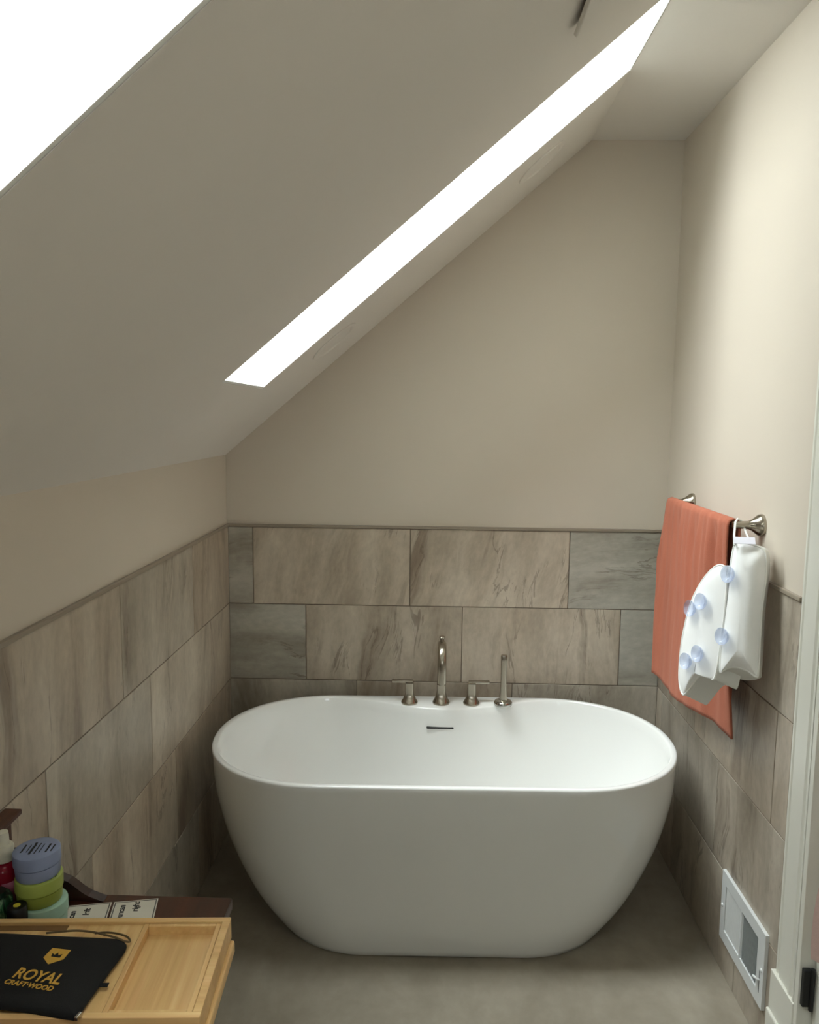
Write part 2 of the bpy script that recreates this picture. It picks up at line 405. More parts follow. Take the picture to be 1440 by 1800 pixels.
# ---- door casing, plinth, jamb, door
prof = [(0, 0), (.007, 0), (.010, .003), (.010, .010), (.007, .013), (.008, .019), (.012, .024), (.012, .072), (.015, .078), (.015, .088), (.011, .093), (.011, .100), (.016, .104), (.016, .112), (0, .112)]
bm = B()
pts = [(W+PT-d, 1.885-w_, .268) for d, w_ in prof]; prism(bm, pts, (0, 0, DZ+.12-.268))
trim4 = struct(obj('trim_4', bm, TRIMW))                       # side casing
bm = B(); box(bm, W-.015, W+PT, 1.768, 1.8915, .0, .268, .0015); box(bm, W-.022, W-.013, 1.7685, 1.8913, .0, .165, .004)
struct(obj('trim_5', bm, TRIMW))                               # plinth block
bm = B(); box(bm, W-.018, W+PT, DY0-.12, 1.772, DZ, DZ+.12, .002); box(bm, W-.018, W+PT, DY0-.12, DY0, 0, DZ, .002); struct(obj('trim_6', bm, TRIMW))
bm = B(); box(bm, W-.011, W+.13, DY1-.022, DY1-.004, 0, DZ, .001); box(bm, W+PT, W+.13, DY0, DY0+.015, 0, DZ); box(bm, W+PT, W+.13, DY0+.015, DY1-.022, DZ-.015, DZ)
struct(obj('trim_7', bm, TRIMW))                               # jambs
bm = B()
box(bm, W+.022, W+.80, 1.708, 1.746, .012, DZ-.02, .002)
for zz in ((.25, .95), (1.08, 1.88)):
    for xx in ((W+.15, W+.40), (W+.47, W+.72)): box(bm, xx[0], xx[1], 1.7045, 1.709, zz[0], zz[1], .003)
dr = struct(obj('door_1', bm, TRIMW))
bm = B(); box(bm, W-.006, W+.013, 1.741, 1.7545, .281, .373, .002)
tube(bm, [(W+.014, 1.741, .274), (W+.014, 1.741, .378)], .0055, 12)
obj('door_hinge', bm, BLACK, dr)
bm = B(); lathe(bm, [(0, 0), (.012, 0), (.012, .04), (.026, .05), (.028, .065), (.02, .078), (0, .08)], 24, Matrix.Translation((W+.74, 1.708, .95)) @ Matrix.Rotation(PI/2, 4, 'X'))
obj('door_knob', bm, BLACK, dr, 40)

# ================================================================== OBJECTS
# ---- bathtub
tub = empty('bathtub', 'white freestanding oval bathtub with tapered sides standing on the stone floor', 'bathtub', (.8375, 2.566, 0), math.radians(1.0))
NT = 144
def sup(a, b, n, i):              # straight sides and rounded ends, NT points round
    i %= NT; q = NT//3; h_ = NT//6; st = max(0.0, a-b*1.02); ea = a-st; e_ = 2/2.12
    if i < q:            t_ = -PI/2+PI*i/q; sx = 1
    elif i < q+h_:       return (st-2*st*(i-q)/h_, b)
    elif i < 2*q+h_:     t_ = PI/2+PI*(i-q-h_)/q; sx = -1
    else:                return (-st+2*st*(i-2*q-h_)/h_, -b)
    c_, s_ = math.cos(t_), math.sin(t_)
    return (sx*st+ea*math.copysign(abs(c_)**e_, c_), b*math.copysign(abs(s_)**e_, s_))
def interp(tab, z):
    for (z0, v0), (z1, v1) in zip(tab, tab[1:]):
        if z <= z1: 
            f_ = (z-z0)/(z1-z0); return v0+(v1-v0)*f_
    return tab[-1][1]
def smooth_tab(tab, z):          # catmull-rom through the table
    k = 0
    while k < len(tab)-2 and z > tab[k+1][0]: k += 1
    p0 = tab[max(k-1, 0)]; p1 = tab[k]; p2 = tab[k+1]; p3 = tab[min(k+2, len(tab)-1)]
    f_ = (z-p1[0])/(p2[0]-p1[0]); h_ = p2[0]-p1[0]
    m1 = (p2[1]-p0[1])/(p2[0]-p0[0])*h_; m2 = (p3[1]-p1[1])/(p3[0]-p1[0])*h_
    return (2*f_**3-3*f_**2+1)*p1[1]+(f_**3-2*f_**2+f_)*m1+(-2*f_**3+3*f_**2)*p2[1]+(f_**3-f_**2)*m2
RIM = .582
LEN = [(0, .545), (.1, .622), (.21, .68), (.32, .722), (.45, .752), (RIM, .762)]
WID = [(0, .306), (.1, .326), (.21, .344), (.32, .360), (.45, .374), (RIM, .380)]
rings = []
rings.append([(x*.985, y*.975, 0.0) for x, y in (sup(.545, .306, 2.75, i) for i in range(NT))])
for z in [.006]+[RIM*k/26 for k in range(1, 26)]:
    rings.append([(x, y, z) for x, y in (sup(smooth_tab(LEN, z), smooth_tab(WID, z), 2.75, i) for i in range(NT))])
def bump(x):
    q = abs(x-.02)/.44
    return .112*math.cos(q*PI/2)**2 if q < 1 else 0.0
def inner(off, dep):             # inner outline; off = offset from rim, dep 0 rim .. 1 bottom
    out = []
    for i in range(NT):
        a = .762-off-.235*dep**1.5 ; b = .380-off-.135*dep**1.4
        x, y = sup(a, b, 2.75, i)
        if y > 0:
            y -= bump(x)*(1-.9*dep)*(1.0 if off > .01 else 0)*min(1, max(0, (y/b)))**2
        out.append((x, y))
    return out
for off, dz in ((0.0, -.006), (.0015, -.002), (.005, 0.0)):
    rings.append([(x, y, RIM+dz) for x, y in (sup(.762-off, .380-off, 2.75, i) for i in range(NT))])
rings.append([(x, y, RIM) for x, y in inner(.016, 0)])
rings.append([(x, y, RIM-.0015) for x, y in inner(.019, 0)])
rings.append([(x, y, RIM-.006) for x, y in inner(.0215, 0)])
for k in range(1, 19):
    d_ = k/18; z = RIM-.012 - (RIM-.15)*(1-(1-d_)**1.15)*.93
    rings.append([(x, y, z) for x, y in inner(.022, d_*.92)])
zb = rings[-1][0][2]
last = inner(.022, .92)
for s_, dz in ((.97, -.012), (.90, -.022), (.75, -.028), (.5, -.031), (.2, -.033)):
    rings.append([(x*s_, y*s_, zb+dz) for x, y in last])
bm = B(); loft(bm, rings); obj('tub_shell', bm, ACRYL, tub, 50)
# overflow slot on the inner back wall
def inner_y(x, z):
    d_ = 1-(1-(RIM-.012-z)/((RIM-.15)*.93))**(1/1.15)
    pts = inner(.022, d_*.92); best = min((abs(px-x), py) for px, py in pts if py > 0); return best[1]
oy = inner_y(-.005, .507)
bm = B(); box(bm, -.052, .048, oy-.0035, oy+.010, .5035, .5105, .003); obj('overflow_slot', bm, DARKS, tub)
bm = B(); lathe(bm, [(0, 0), (.03, 0), (.032, .003), (.0, .006)], 32, Matrix.Translation((0, -.02, zb-.033))); obj('drain', bm, CHROME, tub, 30)

# ---- faucet set on the tub deck
FZ = RIM
def squircle(w, d, n, p, z, y0=0.0):
    return [(w*math.copysign(abs(math.cos(t_))**(2/p), math.cos(t_)), y0+d*math.copysign(abs(math.sin(t_))**(2/p), math.sin(t_)), z) for t_ in [2*PI*(i+.5)/n for i in range(n)]]
def flare(bm, r, w, h, zt):
    rs = []
    for k in range(15):
        q = k/14
        ww = w+(r-w)*(1-q)**2.6; p = 2+4*q
        rs.append(squircle(ww, ww, 32, p, .006+q*(h-.006)))
    loft(bm, [squircle(r*.98, r*.98, 32, 2, 0), squircle(r, r, 32, 2, .002)]+rs + ([squircle(w, w, 32, 6, zt)] if zt > h else []))
def handle(x, y, sgn, label):
    t_ = empty('faucet_handle', label, 'faucet handle', (x, y, FZ), 0, 'lever handles beside the tub spout')
    bm = B(); flare(bm, .031, .0155, .052, .079); obj('handle_body', bm, NICKEL, t_, 40)
    bm = B(); box(bm, min(-.012*sgn, .066*sgn), max(-.012*sgn, .066*sgn), -.0085, .0085, .079, .0885, .0018); obj('lever', bm, NICKEL, t_, 40)
    return t_
handle(.716, 2.868, -1, 'brushed nickel faucet handle left of the spout, lever pointing left')
handle(.947, 2.872, 1, 'brushed nickel faucet handle right of the spout, lever pointing right')
sp = empty('tub_spout', 'tall arched brushed nickel tub spout between the two lever handles', 'faucet', (.834, 2.872, FZ))
bm = B(); flare(bm, .032, .0165, .06, .075); obj('spout_base', bm, NICKEL, sp, 40)
bm = B()
path = [(0, .070), (0, .11), (0, .15), (0, .18)]
for k in range(1, 13):
    a_ = PI*k/12*.97; path.append((-.058+.058*math.cos(a_), .18+.062*math.sin(a_)))
path += [(path[-1][0]-.001, .155), (path[-1][0]-.001, .115)]
rs = []
for i, (yy, zz) in enumerate(path):
    a_ = path[max(i-1, 0)]; b_ = path[min(i+1, len(path)-1)]
    tx = Vector((0, b_[0]-a_[0], b_[1]-a_[1])).normalized(); nx = Vector((1, 0, 0)); ny = tx.cross(nx)
    w_ = .0155
    rs.append([Vector((0, yy, zz))+nx*w_*math.copysign(abs(math.cos(t_))**(2/2.3), math.cos(t_))+ny*w_*.8*math.copysign(abs(math.sin(t_))**(2/2.3), math.sin(t_)) for t_ in [2*PI*(k+.5)/24 for k in range(24)]])
loft(bm, rs); obj('spout_neck', bm, NICKEL, sp, 50)
bm = B(); lathe(bm, [(0, 0), (.008, 0), (.0075, .008), (.010, .010), (.011, .014), (.009, .017), (0, .0175)], 24, Matrix.Translation((0, -.05, .253))); obj('diverter_knob', bm, NICKEL, sp, 40)
bm = B(); lathe(bm, [(0, 0), (.0105, 0), (.0105, .008), (0, .008)], 24, Matrix.Translation((0, path[-1][0], .109))); obj('aerator', bm, NICKEL, sp, 40)
hs = empty('hand_shower', 'slim brushed nickel hand shower wand standing upright, right of the handles', 'hand shower', (1.064, 2.868, FZ))
bm = B(); lathe(bm, [(0, 0), (.0325, 0), (.034, .003), (.034, .010), (.030, .016), (.018, .021), (.0, .021)], 36); obj('wand_base', bm, CHROME, hs, 40)
bm = B(); loft(bm, [squircle(w_, d_, 24, 4, z, y_) for w_, d_, z, y_ in ((.0145, .0135, .018, 0), (.0125, .012, .05, 0), (.0110, .0105, .09, -.001), (.0108, .010, .13, -.002), (.0112, .0095, .17, -.003), (.0118, .0090, .188, -.0035), (.0105, .008, .191, -.0035))])
obj('wand', bm, NICKEL, hs, 40)

# ---- towel bar
BX, BZ = 1.612, 1.362
PY0, PY1 = 2.160, 2.740
tb = empty('towel_bar', 'brushed nickel towel bar with flared posts on the right wall', 'towel bar', (W, (PY0+PY1)/2, BZ))
def rel(o, p): return Vector(p)-o.location
for py in (PY0, PY1):
    bm = B(); M_ = Matrix.Translation(rel(tb, (W+PT, py, BZ))) @ Matrix.Rotation(-PI/2, 4, 'Y')
    lathe(bm, [(0, 0), (.0300, 0), (.0305, .004), (.0290, .010), (.0245, .016), (.0195, .022), (.0150, .029), (.0120, .036), (.0112, .038), (.0106, .052), (.0100, .066), (.0102, .074), (.008, .080), (0, .081)], 36, M_)
    obj('post', bm, NICKEL, tb, 35)
bm = B(); tube(bm, [rel(tb, (BX, PY0, BZ)), rel(tb, (BX, PY1, BZ))], .0075, 20); obj('bar', bm, NICKEL, tb, 40)

# ---- towel
ty0, ty1 = 2.170, 2.742
NS, NTT = 90, 90
Lf, Lb, RT = .605, .50, .016
bm = B(); grid = []
for i in range(NS+1):
    s_ = i/NS; row = []
    for j in range(NTT+1):
        t_ = j/NTT*(Lf+Lb+PI*RT)
        if t_ < Lb: side, h_ = 1, Lb-t_
        elif t_ < Lb+PI*RT: side, h_ = 0, 0
        else: side, h_ = -1, t_-Lb-PI*RT
        q = h_/Lf
        y = ty0 + (ty1-ty0)*s_
        # folds gathered near the bar
        wv_ = s_+.012*math.sin(9*q+5*s_)
        f1 = (math.sin(2*PI*(3.4*wv_+.15))*.45+math.sin(2*PI*(7.3*wv_+.4))*.4*(1-.5*q)+math.sin(2*PI*(14.2*wv_+.7))*.32*(1-q))*(1.15-.75*s_)
        amp = .017*(1-.45*q)*min(1, q*7+.10)
        if side == 0:
            a_ = (t_-Lb)/RT; x = BX+RT*math.cos(a_); z = BZ+RT*math.sin(a_)*.85+.0005
            x += -.001*f1
        elif side == 1:
            x = BX+RT+.004*q; z = BZ-h_
            x = min(x, W-.012); x -= .002*f1*q
        else:
            near = max(0, 1-s_*2.2)
            x = BX-RT + near*.048*q**1.2 - .014*q*(1-near)*(1-.3*q) - amp*f1
            far = max(0, (s_-.90)/.10)
            x -= far**1.5*.030*min(1, q*3)*(1-.35*q)
            z = BZ-h_ + .010*math.sin(s_*7)*q
            y += .012*q*(s_-.5) + .03*far*min(1,q*2)*(-.6)
        row.append(bm.verts.new((x, y, z)))
    grid.append(row)
for i in range(NS):
    for j in range(NTT): bm.faces.new((grid[i][j], grid[i+1][j], grid[i+1][j+1], grid[i][j+1]))
tw = obj('bath_towel', bm, TOWEL, None, 180)
so = tw.modifiers.new('thick', 'SOLIDIFY'); so.thickness = .006; so.offset = 0
tag(tw, 'terracotta terry bath towel draped over the towel bar behind the white pillow', 'towel')

# ---- bath pillow: two puffy panels folded at a hinge, hung by a loop
pil = empty('bath_pillow', 'white bath pillow with clear suction cups hanging from the towel bar', 'bath pillow', (1.56, 2.06, 1.14))
po = pil.location
def cushion(name, outline, M_, thick, back_scale, dome, mat, gus, parent):
    """outline in local 2D (front seam), domed front panel, gusset to a larger back outline at depth thick"""
    n = len(outline)
    cx_ = sum(p[0] for p in outline)/n; cy_ = sum(p[1] for p in outline)/n
    ylo, yhi = min(p[1] for p in outline)+.075, max(p[1] for p in outline)-.075
    yc = lambda y: max(ylo, min(yhi, y))
    bm = B(); rr = []
    for k in range(9):
        f_ = 1-k/9
        rr.append([M_ @ Vector((cx_+(x-cx_)*f_, yc(y)+(y-yc(y))*f_, dome*(1-f_**2.3))) for x, y in outline])
    loft(bm, rr, False, True); p_ = obj(name, bm, mat, parent, 180)
    bm = B(); bo = [back_scale(x, y) for x, y in outline]; gg = []
    for k in range(7):
        f_ = k/6; e = math.sin(f_*PI)*.004
        gg.append([M_ @ Vector((x+(bx_-x)*f_, y+(by_-y)*f_, -thick*f_)) for (x, y), (bx_, by_) in zip(outline, bo)])
    gg.append([M_ @ Vector((cx_+(bx_-cx_)*.7, cy_+(by_-cy_)*.7, -thick*1.08)) for bx_, by_ in bo])
    loft(bm, gg, False, True); obj('gusset', bm, gus, p_, 60)
    bm = B(); loop_ = [M_ @ Vector((x, y, 0)) for x, y in outline]
    tube(bm, loop_+[loop_[0]], .0028, 8, False); obj('piping', bm, PIPE, p_, 180)
    return p_
def spline(pts, m=8):            # closed Catmull-Rom
    n = len(pts); out = []
    for i in range(n):
        p0, p1, p2, p3 = (Vector(pts[(i+k) % n]) for k in (-1, 0, 1, 2))
        for k in range(m):
            f_ = k/m
            out.append(tuple(.5*((2*p1)+(-p0+p2)*f_+(2*p0-5*p1+4*p2-p3)*f_**2+(-p0+3*p1-3*p2+p3)*f_**3)))
    return out
def frame(o, U_, V_): 
    U_ = Vector(U_).normalized(); V_ = Vector(V_).normalized(); N_ = U_.cross(V_).normalized(); V_ = N_.cross(U_)
    m_ = Matrix((U_, V_, N_)).transposed().to_4x4(); m_.translation = Vector(o)-po; return m_
# right panel: local u across (towards the wall), v up, n towards the camera
MR = frame((1.556, 2.042, 1.155), (.87, -.49, 0), (.045, .13, 1))
outR = spline([(x*.93, y) for x, y in ((.012, .176), (.050, .174), (.086, .160), (.094, .10), (.091, 0), (.094, -.10), (.095, -.150), (.090, -.158), (.070, -.148), (.045, -.143), (.022, -.146), (.006, -.156), (-.002, -.160), (-.004, -.12), (-.002, 0), (.002, .10))])
pr = cushion('pillow_panel', outR, MR, .062, lambda x, y: (x*1.0+.002, -.156-.026*max(0, 1-((x-.043)/.050)**2)**.5 if y < -.125 else y), .026, RUBW, GUSS, pil)
# left panel: swings back along the wall
ML = frame((1.545, 2.045, 1.10), (.36, -.93, 0), (.05, .12, 1))
outL = spline([(-.006, .158), (-.040, .164), (-.086, .118), (-.122, .045), (-.138, -.05), (-.137, -.13), (-.126, -.185), (-.106, -.208), (-.084, -.182), (-.054, -.140), (-.022, -.128), (.004, -.122), (.008, 0), (.004, .10)])
pl = cushion('pillow_panel', outL, ML, .062, lambda x, y: (x+.020, y-.024*max(0, min(1, (-.08-y)/.06)) ), .014, RUBW, GUSS, pil)
# suction cups
def cup(parent, M_, u, v, n_, turn, r=.0225):
    bm = B(); m_ = M_ @ Matrix.Translation((u, v, n_)) @ Matrix.Rotation(turn, 4, 'Y')
    lathe(bm, [(.005, 0), (.0055, .002), (.012, .004), (r*.74, .0075), (r*.93, .0125), (r, .019), (r*.985, .0197), (r*.89, .0135), (r*.68, .009), (.004, .006), (0, .006)], 36, m_)
    obj('suction_cup', bm, CUP, parent, 60)
def dome_at(outline, u, v, dome):
    cx_ = sum(p[0] for p in outline)/len(outline)
    side = [p for p in outline if (p[0]-cx_)*(u-cx_) > 0]
    best = min(side, key=lambda p: abs(p[1]-v)); f_ = abs(u-cx_)/abs(best[0]-cx_)
    return dome*(1-min(1, f_)**2.3)
for u, v in ((.011, .094), (.009, -.066)): cup(pr, MR, u, v, dome_at(outR, u, v, .026)-.002, -.70)
for u, v in ((-.052, .064), (-.092, .036), (-.040, -.074), (-.080, -.106)): cup(pl, ML, u, v, dome_at(outL, u, v, .014)-.001, -.10)
# loop and tag
bm = B()
tube(bm, [Vector(p)-po for p in ((1.567, 2.040, 1.325), (1.584, 2.09, 1.348), (1.606, 2.145, 1.372), (1.618, 2.162, 1.3785), (1.630, 2.165, 1.372), (1.634, 2.15, 1.350), (1.626, 2.10, 1.332), (1.616, 2.06, 1.322))], .0028, 8); obj('hanging_loop', bm, PIPE, pil, 180)
bm = B(); box(bm, -.026, .026, -.0008, .0008, -.004, .017, .0004); obj('care_tag', bm, TAGM, pil, None, Vector((1.588, 2.028, 1.334))-po, (-.75, 0, -.16))

# ---- wall vent
vy0, vy1, vz0, vz1 = 1.940, 2.248, .112, .322
vt = empty('wall_vent', 'white metal wall vent register low on the tiled right wall', 'vent', (W, (vy0+vy1)/2, (vz0+vz1)/2))
vo = vt.location
bm = B(); x0, x1 = W-.011-vo.x, W-.0015-vo.x
a0, a1, b0, b1 = vy0-vo.y, vy1-vo.y, vz0-vo.z, vz1-vo.z
iy0, iy1, iz0, iz1 = a0+.042, a1-.032, b0+.036, b1-.036; mid = (iy0+iy1)/2
for q in ((a0, iy0, b0, b1), (iy1, a1, b0, b1), (iy0, iy1, b0, iz0), (iy0, iy1, iz1, b1), (mid-.004, mid+.004, iz0, iz1)):
    box(bm, x0, x1, *q)
obj('vent_frame', bm, VENTW, vt)
bm = B(); box(bm, x1-.001, x1, iy0, iy1, iz0, iz1); obj('damper', bm, VENTG, vt)
for (ya, yb, sg) in ((iy0, mid-.004, 1), (mid+.004, iy1, -1)):
    bm = B(); nv = 15
    for k in range(nv):
        yc = ya+(yb-ya)*(k+.5)/nv; dx = .0035; dy = .0038*sg
        hexa(bm, [(x0+.0026, yc-dy-.0006, iz0), (x0+.0026, yc-dy+.0006, iz0), (x0+.0085, yc+dy+.0006, iz0), (x0+.0085, yc+dy-.0006, iz0),
                  (x0+.0026, yc-dy-.0006, iz1), (x0+.0026, yc-dy+.0006, iz1), (x0+.0085, yc+dy+.0006, iz1), (x0+.0085, yc+dy-.0006, iz1)])
    obj('louver_bank', bm, VENTW, vt)
bm = B(); box(bm, x0-.0006, x0+.002, a0+.0205, a0+.0228, b0+.035, b0+.10); obj('lever_slot', bm, DARKS, vt)
bm = B(); tube(bm, [(x0, a0+.0217, b0+.072), (x0-.007, a0+.024, b0+.073), (x0-.010, a0+.031, b0+.074), (x0-.011, a0+.036, b0+.074)], [.0028, .0026, .0042, .0022], 10); obj('damper_lever', bm, VENTW, vt, 60)
for yy, zz in ((a0+.012, 0), (a1-.012, 0)):
    bm = B(); lathe(bm, [(0, 0), (.006, 0), (.0055, .002), (.003, .0035), (0, .004)], 16, Matrix.Translation((x0, yy, zz)) @ Matrix.Rotation(-PI/2, 4, 'Y')); obj('screw', bm, VENTW, vt, 60)

# ---- ceiling fittings on the slope
def slope_matrix(a, y, n=0.0):
    X_ = Vector((1, 0, SL)).normalized(); N_ = Vector((SL, 0, -1)).normalized(); Y_ = N_.cross(X_)
    m_ = Matrix((X_, Y_, N_)).transposed().to_4x4(); m_.translation = slope_pt(a, y, -n); return m_
for xx, where in ((.462, 'lower'), (1.125, 'upper')):
    r_ = empty('recessed_light', '%s of two flush round white ceiling lights beside the narrow skylight' % where, 'ceiling light', group='round lights in the sloped ceiling')
    r_.matrix_world = slope_matrix(xx*SLEN, 2.665)
    bm = B(); lathe(bm, [(.070, .0), (.092, .0), (.0915, .003), (.088, .005), (.078, .0055), (.072, .003), (.070, 0.0005)], 56); obj('trim_ring', bm, CEILP, r_, 40)
    bm = B(); lathe(bm, [(0, .0008), (.068, .0008), (.071, .0012)], 56); obj('lens', bm, CEILP, r_, 40)
fan = empty('exhaust_fan', 'square white exhaust fan cover standing off the sloped ceiling', 'exhaust fan')
fan.matrix_world = slope_matrix(1.152*SLEN, 1.519)
bm = B(); box(bm, -.105, .105, -.08, .08, .0005, .012); obj('fan_housing', bm, DARKS, fan)
bm = B(); box(bm, -.14, .14, -.118, .118, .010, .020, .003); obj('fan_cover', bm, CEILP, fan)

# ---- washstand
CZ = .751
ws = empty('washstand', 'dark mahogany washstand with scrolled gallery against the left wall', 'washstand', (.22, 1.06, 0))
wo = ws.location
bm = B(); box(bm, .012-wo.x, .432-wo.x, .74-wo.y, 1.380-wo.y, CZ-.024, CZ, .004); obj('washstand_top', bm, MAHO, ws, 40)
bm = B(); box(bm, .030-wo.x, .400-wo.x, .77-wo.y, 1.350-wo.y, .36, CZ-.024, .002); obj('cabinet_body', bm, MAHOX, ws)
for dz in (.40, .565):
    bm = B(); box(bm, .398-wo.x, .410-wo.x, .80-wo.y, 1.32-wo.y, dz, dz+.145, .003); d_ = obj('drawer', bm, MAHO, ws)
    for yy in (.93, 1.19):
        bm = B(); lathe(bm, [(0, 0), (.007, 0), (.006, .01), (.013, .018), (.012, .026), (0, .028)], 20, Matrix.Translation((.410-wo.x, yy-wo.y, dz+.07)) @ Matrix.Rotation(PI/2, 4, 'Y')); obj('knob', bm, MAHOX, d_, 40)
for xx in (.045, .39):
    for yy in (.785, 1.335):
        bm = B(); lathe(bm, [(0, 0), (.012, 0), (.014, .02), (.017, .15), (.022, .25), (.016, .30), (.024, .33), (.024, .37), (0, .37)], 20, Matrix.Translation((xx-wo.x, yy-wo.y, 0))); obj('leg', bm, MAHO, ws, 40)
bm = B(); box(bm, .004-wo.x, .024-wo.x, .74-wo.y, 1.372-wo.y, CZ, .895, .002); obj('backsplash', bm, MAHO, ws)
bm = B(); box(bm, .003-wo.x, .030-wo.x, .73-wo.y, 1.384-wo.y, .895, .901, .002); box(bm, .003-wo.x, .037-wo.x, .728-wo.y, 1.388-wo.y, .901, .912, .003); obj('backsplash_cap', bm, MAHO, ws)
def gallery(y0, y1):
    top = [(.024, .842), (.045, .841), (.058, .834), (.068, .822), (.078, .811), (.092, .803), (.106, .798), (.120, .794), (.133, .789), (.145, .780), (.157, .770), (.170, .762), (.186, .756), (.198, .7515)]
    bm = B(); prism(bm, [(x-wo.x, y0-wo.y, z) for x, z in [(.024, CZ)]+top], (0, y1-y0, 0)); obj('side_gallery', bm, MAHOX, ws)
gallery(1.354, 1.374); gallery(.748, .768)

# ---- bamboo bath tray (local axes: x right, y away, z up from the washstand top)
ta = math.radians(3.2)
tr = empty('bath_tray', 'light bamboo bath tray with a compartment insert lying on the washstand', 'bath tray', (.4755, 1.116, CZ), ta)
TL, TW, TH = .445, .2225, .064    # length, width, height
h2 = TW/2
bm = B()   # lower sliding layer
box(bm, -.03, .006, -h2-.004, h2-.004, .004, .026, .003); box(bm, -TL+.004, -.03, -h2+.01, h2-.01, .006, .020, .001)
obj('sliding_rail', bm, BAMB, tr)
bm = B()   # outer frame
box(bm, -TL, 0, h2-.011, h2, .027, TH, .0012); box(bm, -TL, 0, -h2, -h2+.011, .027, TH, .0012)
box(bm, -.0125, 0, -h2+.011, h2-.011, .027, TH, .0012); box(bm, -TL, -TL+.011, -h2+.011, h2-.011, .027, TH, .0012)
obj('tray_frame', bm, BAMBX, tr)
bm = B(); box(bm, -TL+.011, -.1405, -h2+.011, h2-.011, .030, TH-.005, .0008); obj('reading_board', bm, BAMB, tr)
bm = B(); box(bm, -.40, -.262, h2-.026, h2-.013, TH-.0054, TH-.0044); obj('slot_shadow_strip', bm, simple('slot_shadow_wood', srgb(126, 92, 52), .6), tr)  # flat dark strip, the slot's shadow put into its colour
# compartment insert: rim and floor
ix0, ix1, iy0, iy1 = -.1395, -.0135, -h2+.012, h2-.012
bm = B()
box(bm, ix0, ix0+.008, iy0, iy1, .030, TH-.003, .001); box(bm, ix1-.008, ix1, iy0, iy1, .030, TH-.003, .001)
box(bm, ix0+.008, ix1-.008, iy1-.007, iy1, .030, TH-.003, .001); box(bm, ix0+.008, ix1-.008, iy0, iy0+.007, .030, TH-.003, .001)
ins = obj('compartment_rim', bm, BAMB, tr)
bm = B(); box(bm, ix0+.007, ix1-.007, iy0+.006, iy1-.006, .030, .0455); obj('compartment_floor', bm, BAMB, tr)

# ---- black drawstring pouch with gold print, on the tray
FELT = simple('black_velvet', srgb(8, 9, 9), .95, var=.35, scale=900, bump=.8, bscale=1200)
GOLD = simple('gold_print', srgb(206, 160, 62), .5, var=.06, scale=200)
px, py, pz = .245, 1.085, CZ+TH
pch = empty('storage_pouch', 'black velvet pouch with gold crown crest and lettering lying on the bamboo tray', 'pouch', (px, py, pz))
corner = [(.128, 1.158), (.21, 1.155), (.300, 1.153), (.319, 1.148), (.328, 1.134), (.324, 1.09), (.319, 1.04), (.315, .994), (.306, .990), (.25, .999), (.19, 1.006), (.10, 1.015), (.085, 1.03), (.09, 1.09), (.10, 1.145), (.112, 1.156)]
outl = spline([(x-px, y-py) for x, y in corner], 6)
rs = []; cx_, cy_ = -.03, -.005
rnd = random.Random(3)
for f_, z in ((.985, .0), (1.0, .002), (1.0, .006), (.985, .0085), (.95, .010), (.85, .0112), (.6, .0118), (.3, .012), (.05, .012)):
    rs.append([(cx_+(x-cx_)*(f_+(rnd.uniform(-.004, .004) if f_ > .9 else 0)), cy_+(y-cy_)*f_, z) for x, y in outl])
bm = B(); loft(bm, rs); obj('pouch_bag', bm, FELT, pch, 60)
bm = B()
cord = [Vector((x-px, y-py, z)) for x, y, z in ((.19, 1.160, .009), (.21, 1.1655, .008), (.235, 1.168, .009), (.262, 1.163, .011), (.285, 1.156, .012), (.305, 1.150, .012), (.322, 1.146, .009), (.3275, 1.153, .004), (.318, 1.165, .003), (.300, 1.172, .003), (.280, 1.174, .003), (.262, 1.169, .004))]
cpts = []
for i in range(len(cord)-1):
    p0, p1, p2, p3 = cord[max(i-1, 0)], cord[i], cord[i+1], cord[min(i+2, len(cord)-1)]
    for k in range(6):
        f_ = k/6; cpts.append(.5*((2*p1)+(-p0+p2)*f_+(2*p0-5*p1+4*p2-p3)*f_**2+(-p0+3*p1-3*p2+p3)*f_**3))
tube(bm, cpts, .0016, 8)
obj('drawstring', bm, simple('dark_cord', srgb(96, 78, 48), .7), pch, 180)
bm = B(); box(bm, -.0025, .0025, -.006, .006, 0, .006, .001); obj('cord_end', bm, CHROME, pch, None, (.317-px, .992-py, .003), (0, 0, -.2))
bm = B(); box(bm, -.007, .007, -.004, .004, 0, .0012); obj('seam_label', bm, FELT, pch, None, (.326-px, 1.055-py, .004), (0, 0, .05))
ang = math.atan2(1.043-1.055, .265-.190)
def onpouch(x, y, rot, sx=1, sy=1, shear=0.0):
    return Matrix.Translation((x-px, y-py, .0122)) @ Matrix.Rotation(rot, 4, 'Z') @ Matrix(((sx, shear, 0, 0), (0, sy, 0, 0), (0, 0, 1, 0), (0, 0, 0, 1)))
text_mesh('lettering', 'ROYAL', .0295, GOLD, pch, onpouch(.1895, 1.0555, ang, .81, 1.0), .0003, .0006)
text_mesh('lettering', 'CRAFT\u00b7WOOD', .0148, GOLD, pch, onpouch(.1845, 1.0425, ang, .78, .86), .0003, .0003)
bm = B(); prism(bm, [(x-px, y-py, .0121) for x, y in ((.2195, 1.1205), (.2500, 1.1170), (.2480, 1.0960), (.2300, 1.0845), (.2160, 1.0985))][::-1], (0, 0, .0005)); em = obj('emblem', bm, GOLD, pch)
bm = B(); prism(bm, [(x-px, y-py, .0124) for x, y in ((.2265, 1.1010), (.2255, 1.1085), (.2300, 1.1048), (.2335, 1.1100), (.2365, 1.1040), (.2415, 1.1068), (.2410, 1.0990))][::-1], (0, 0, .0005)); obj('crown_mark', bm, FELT, em)

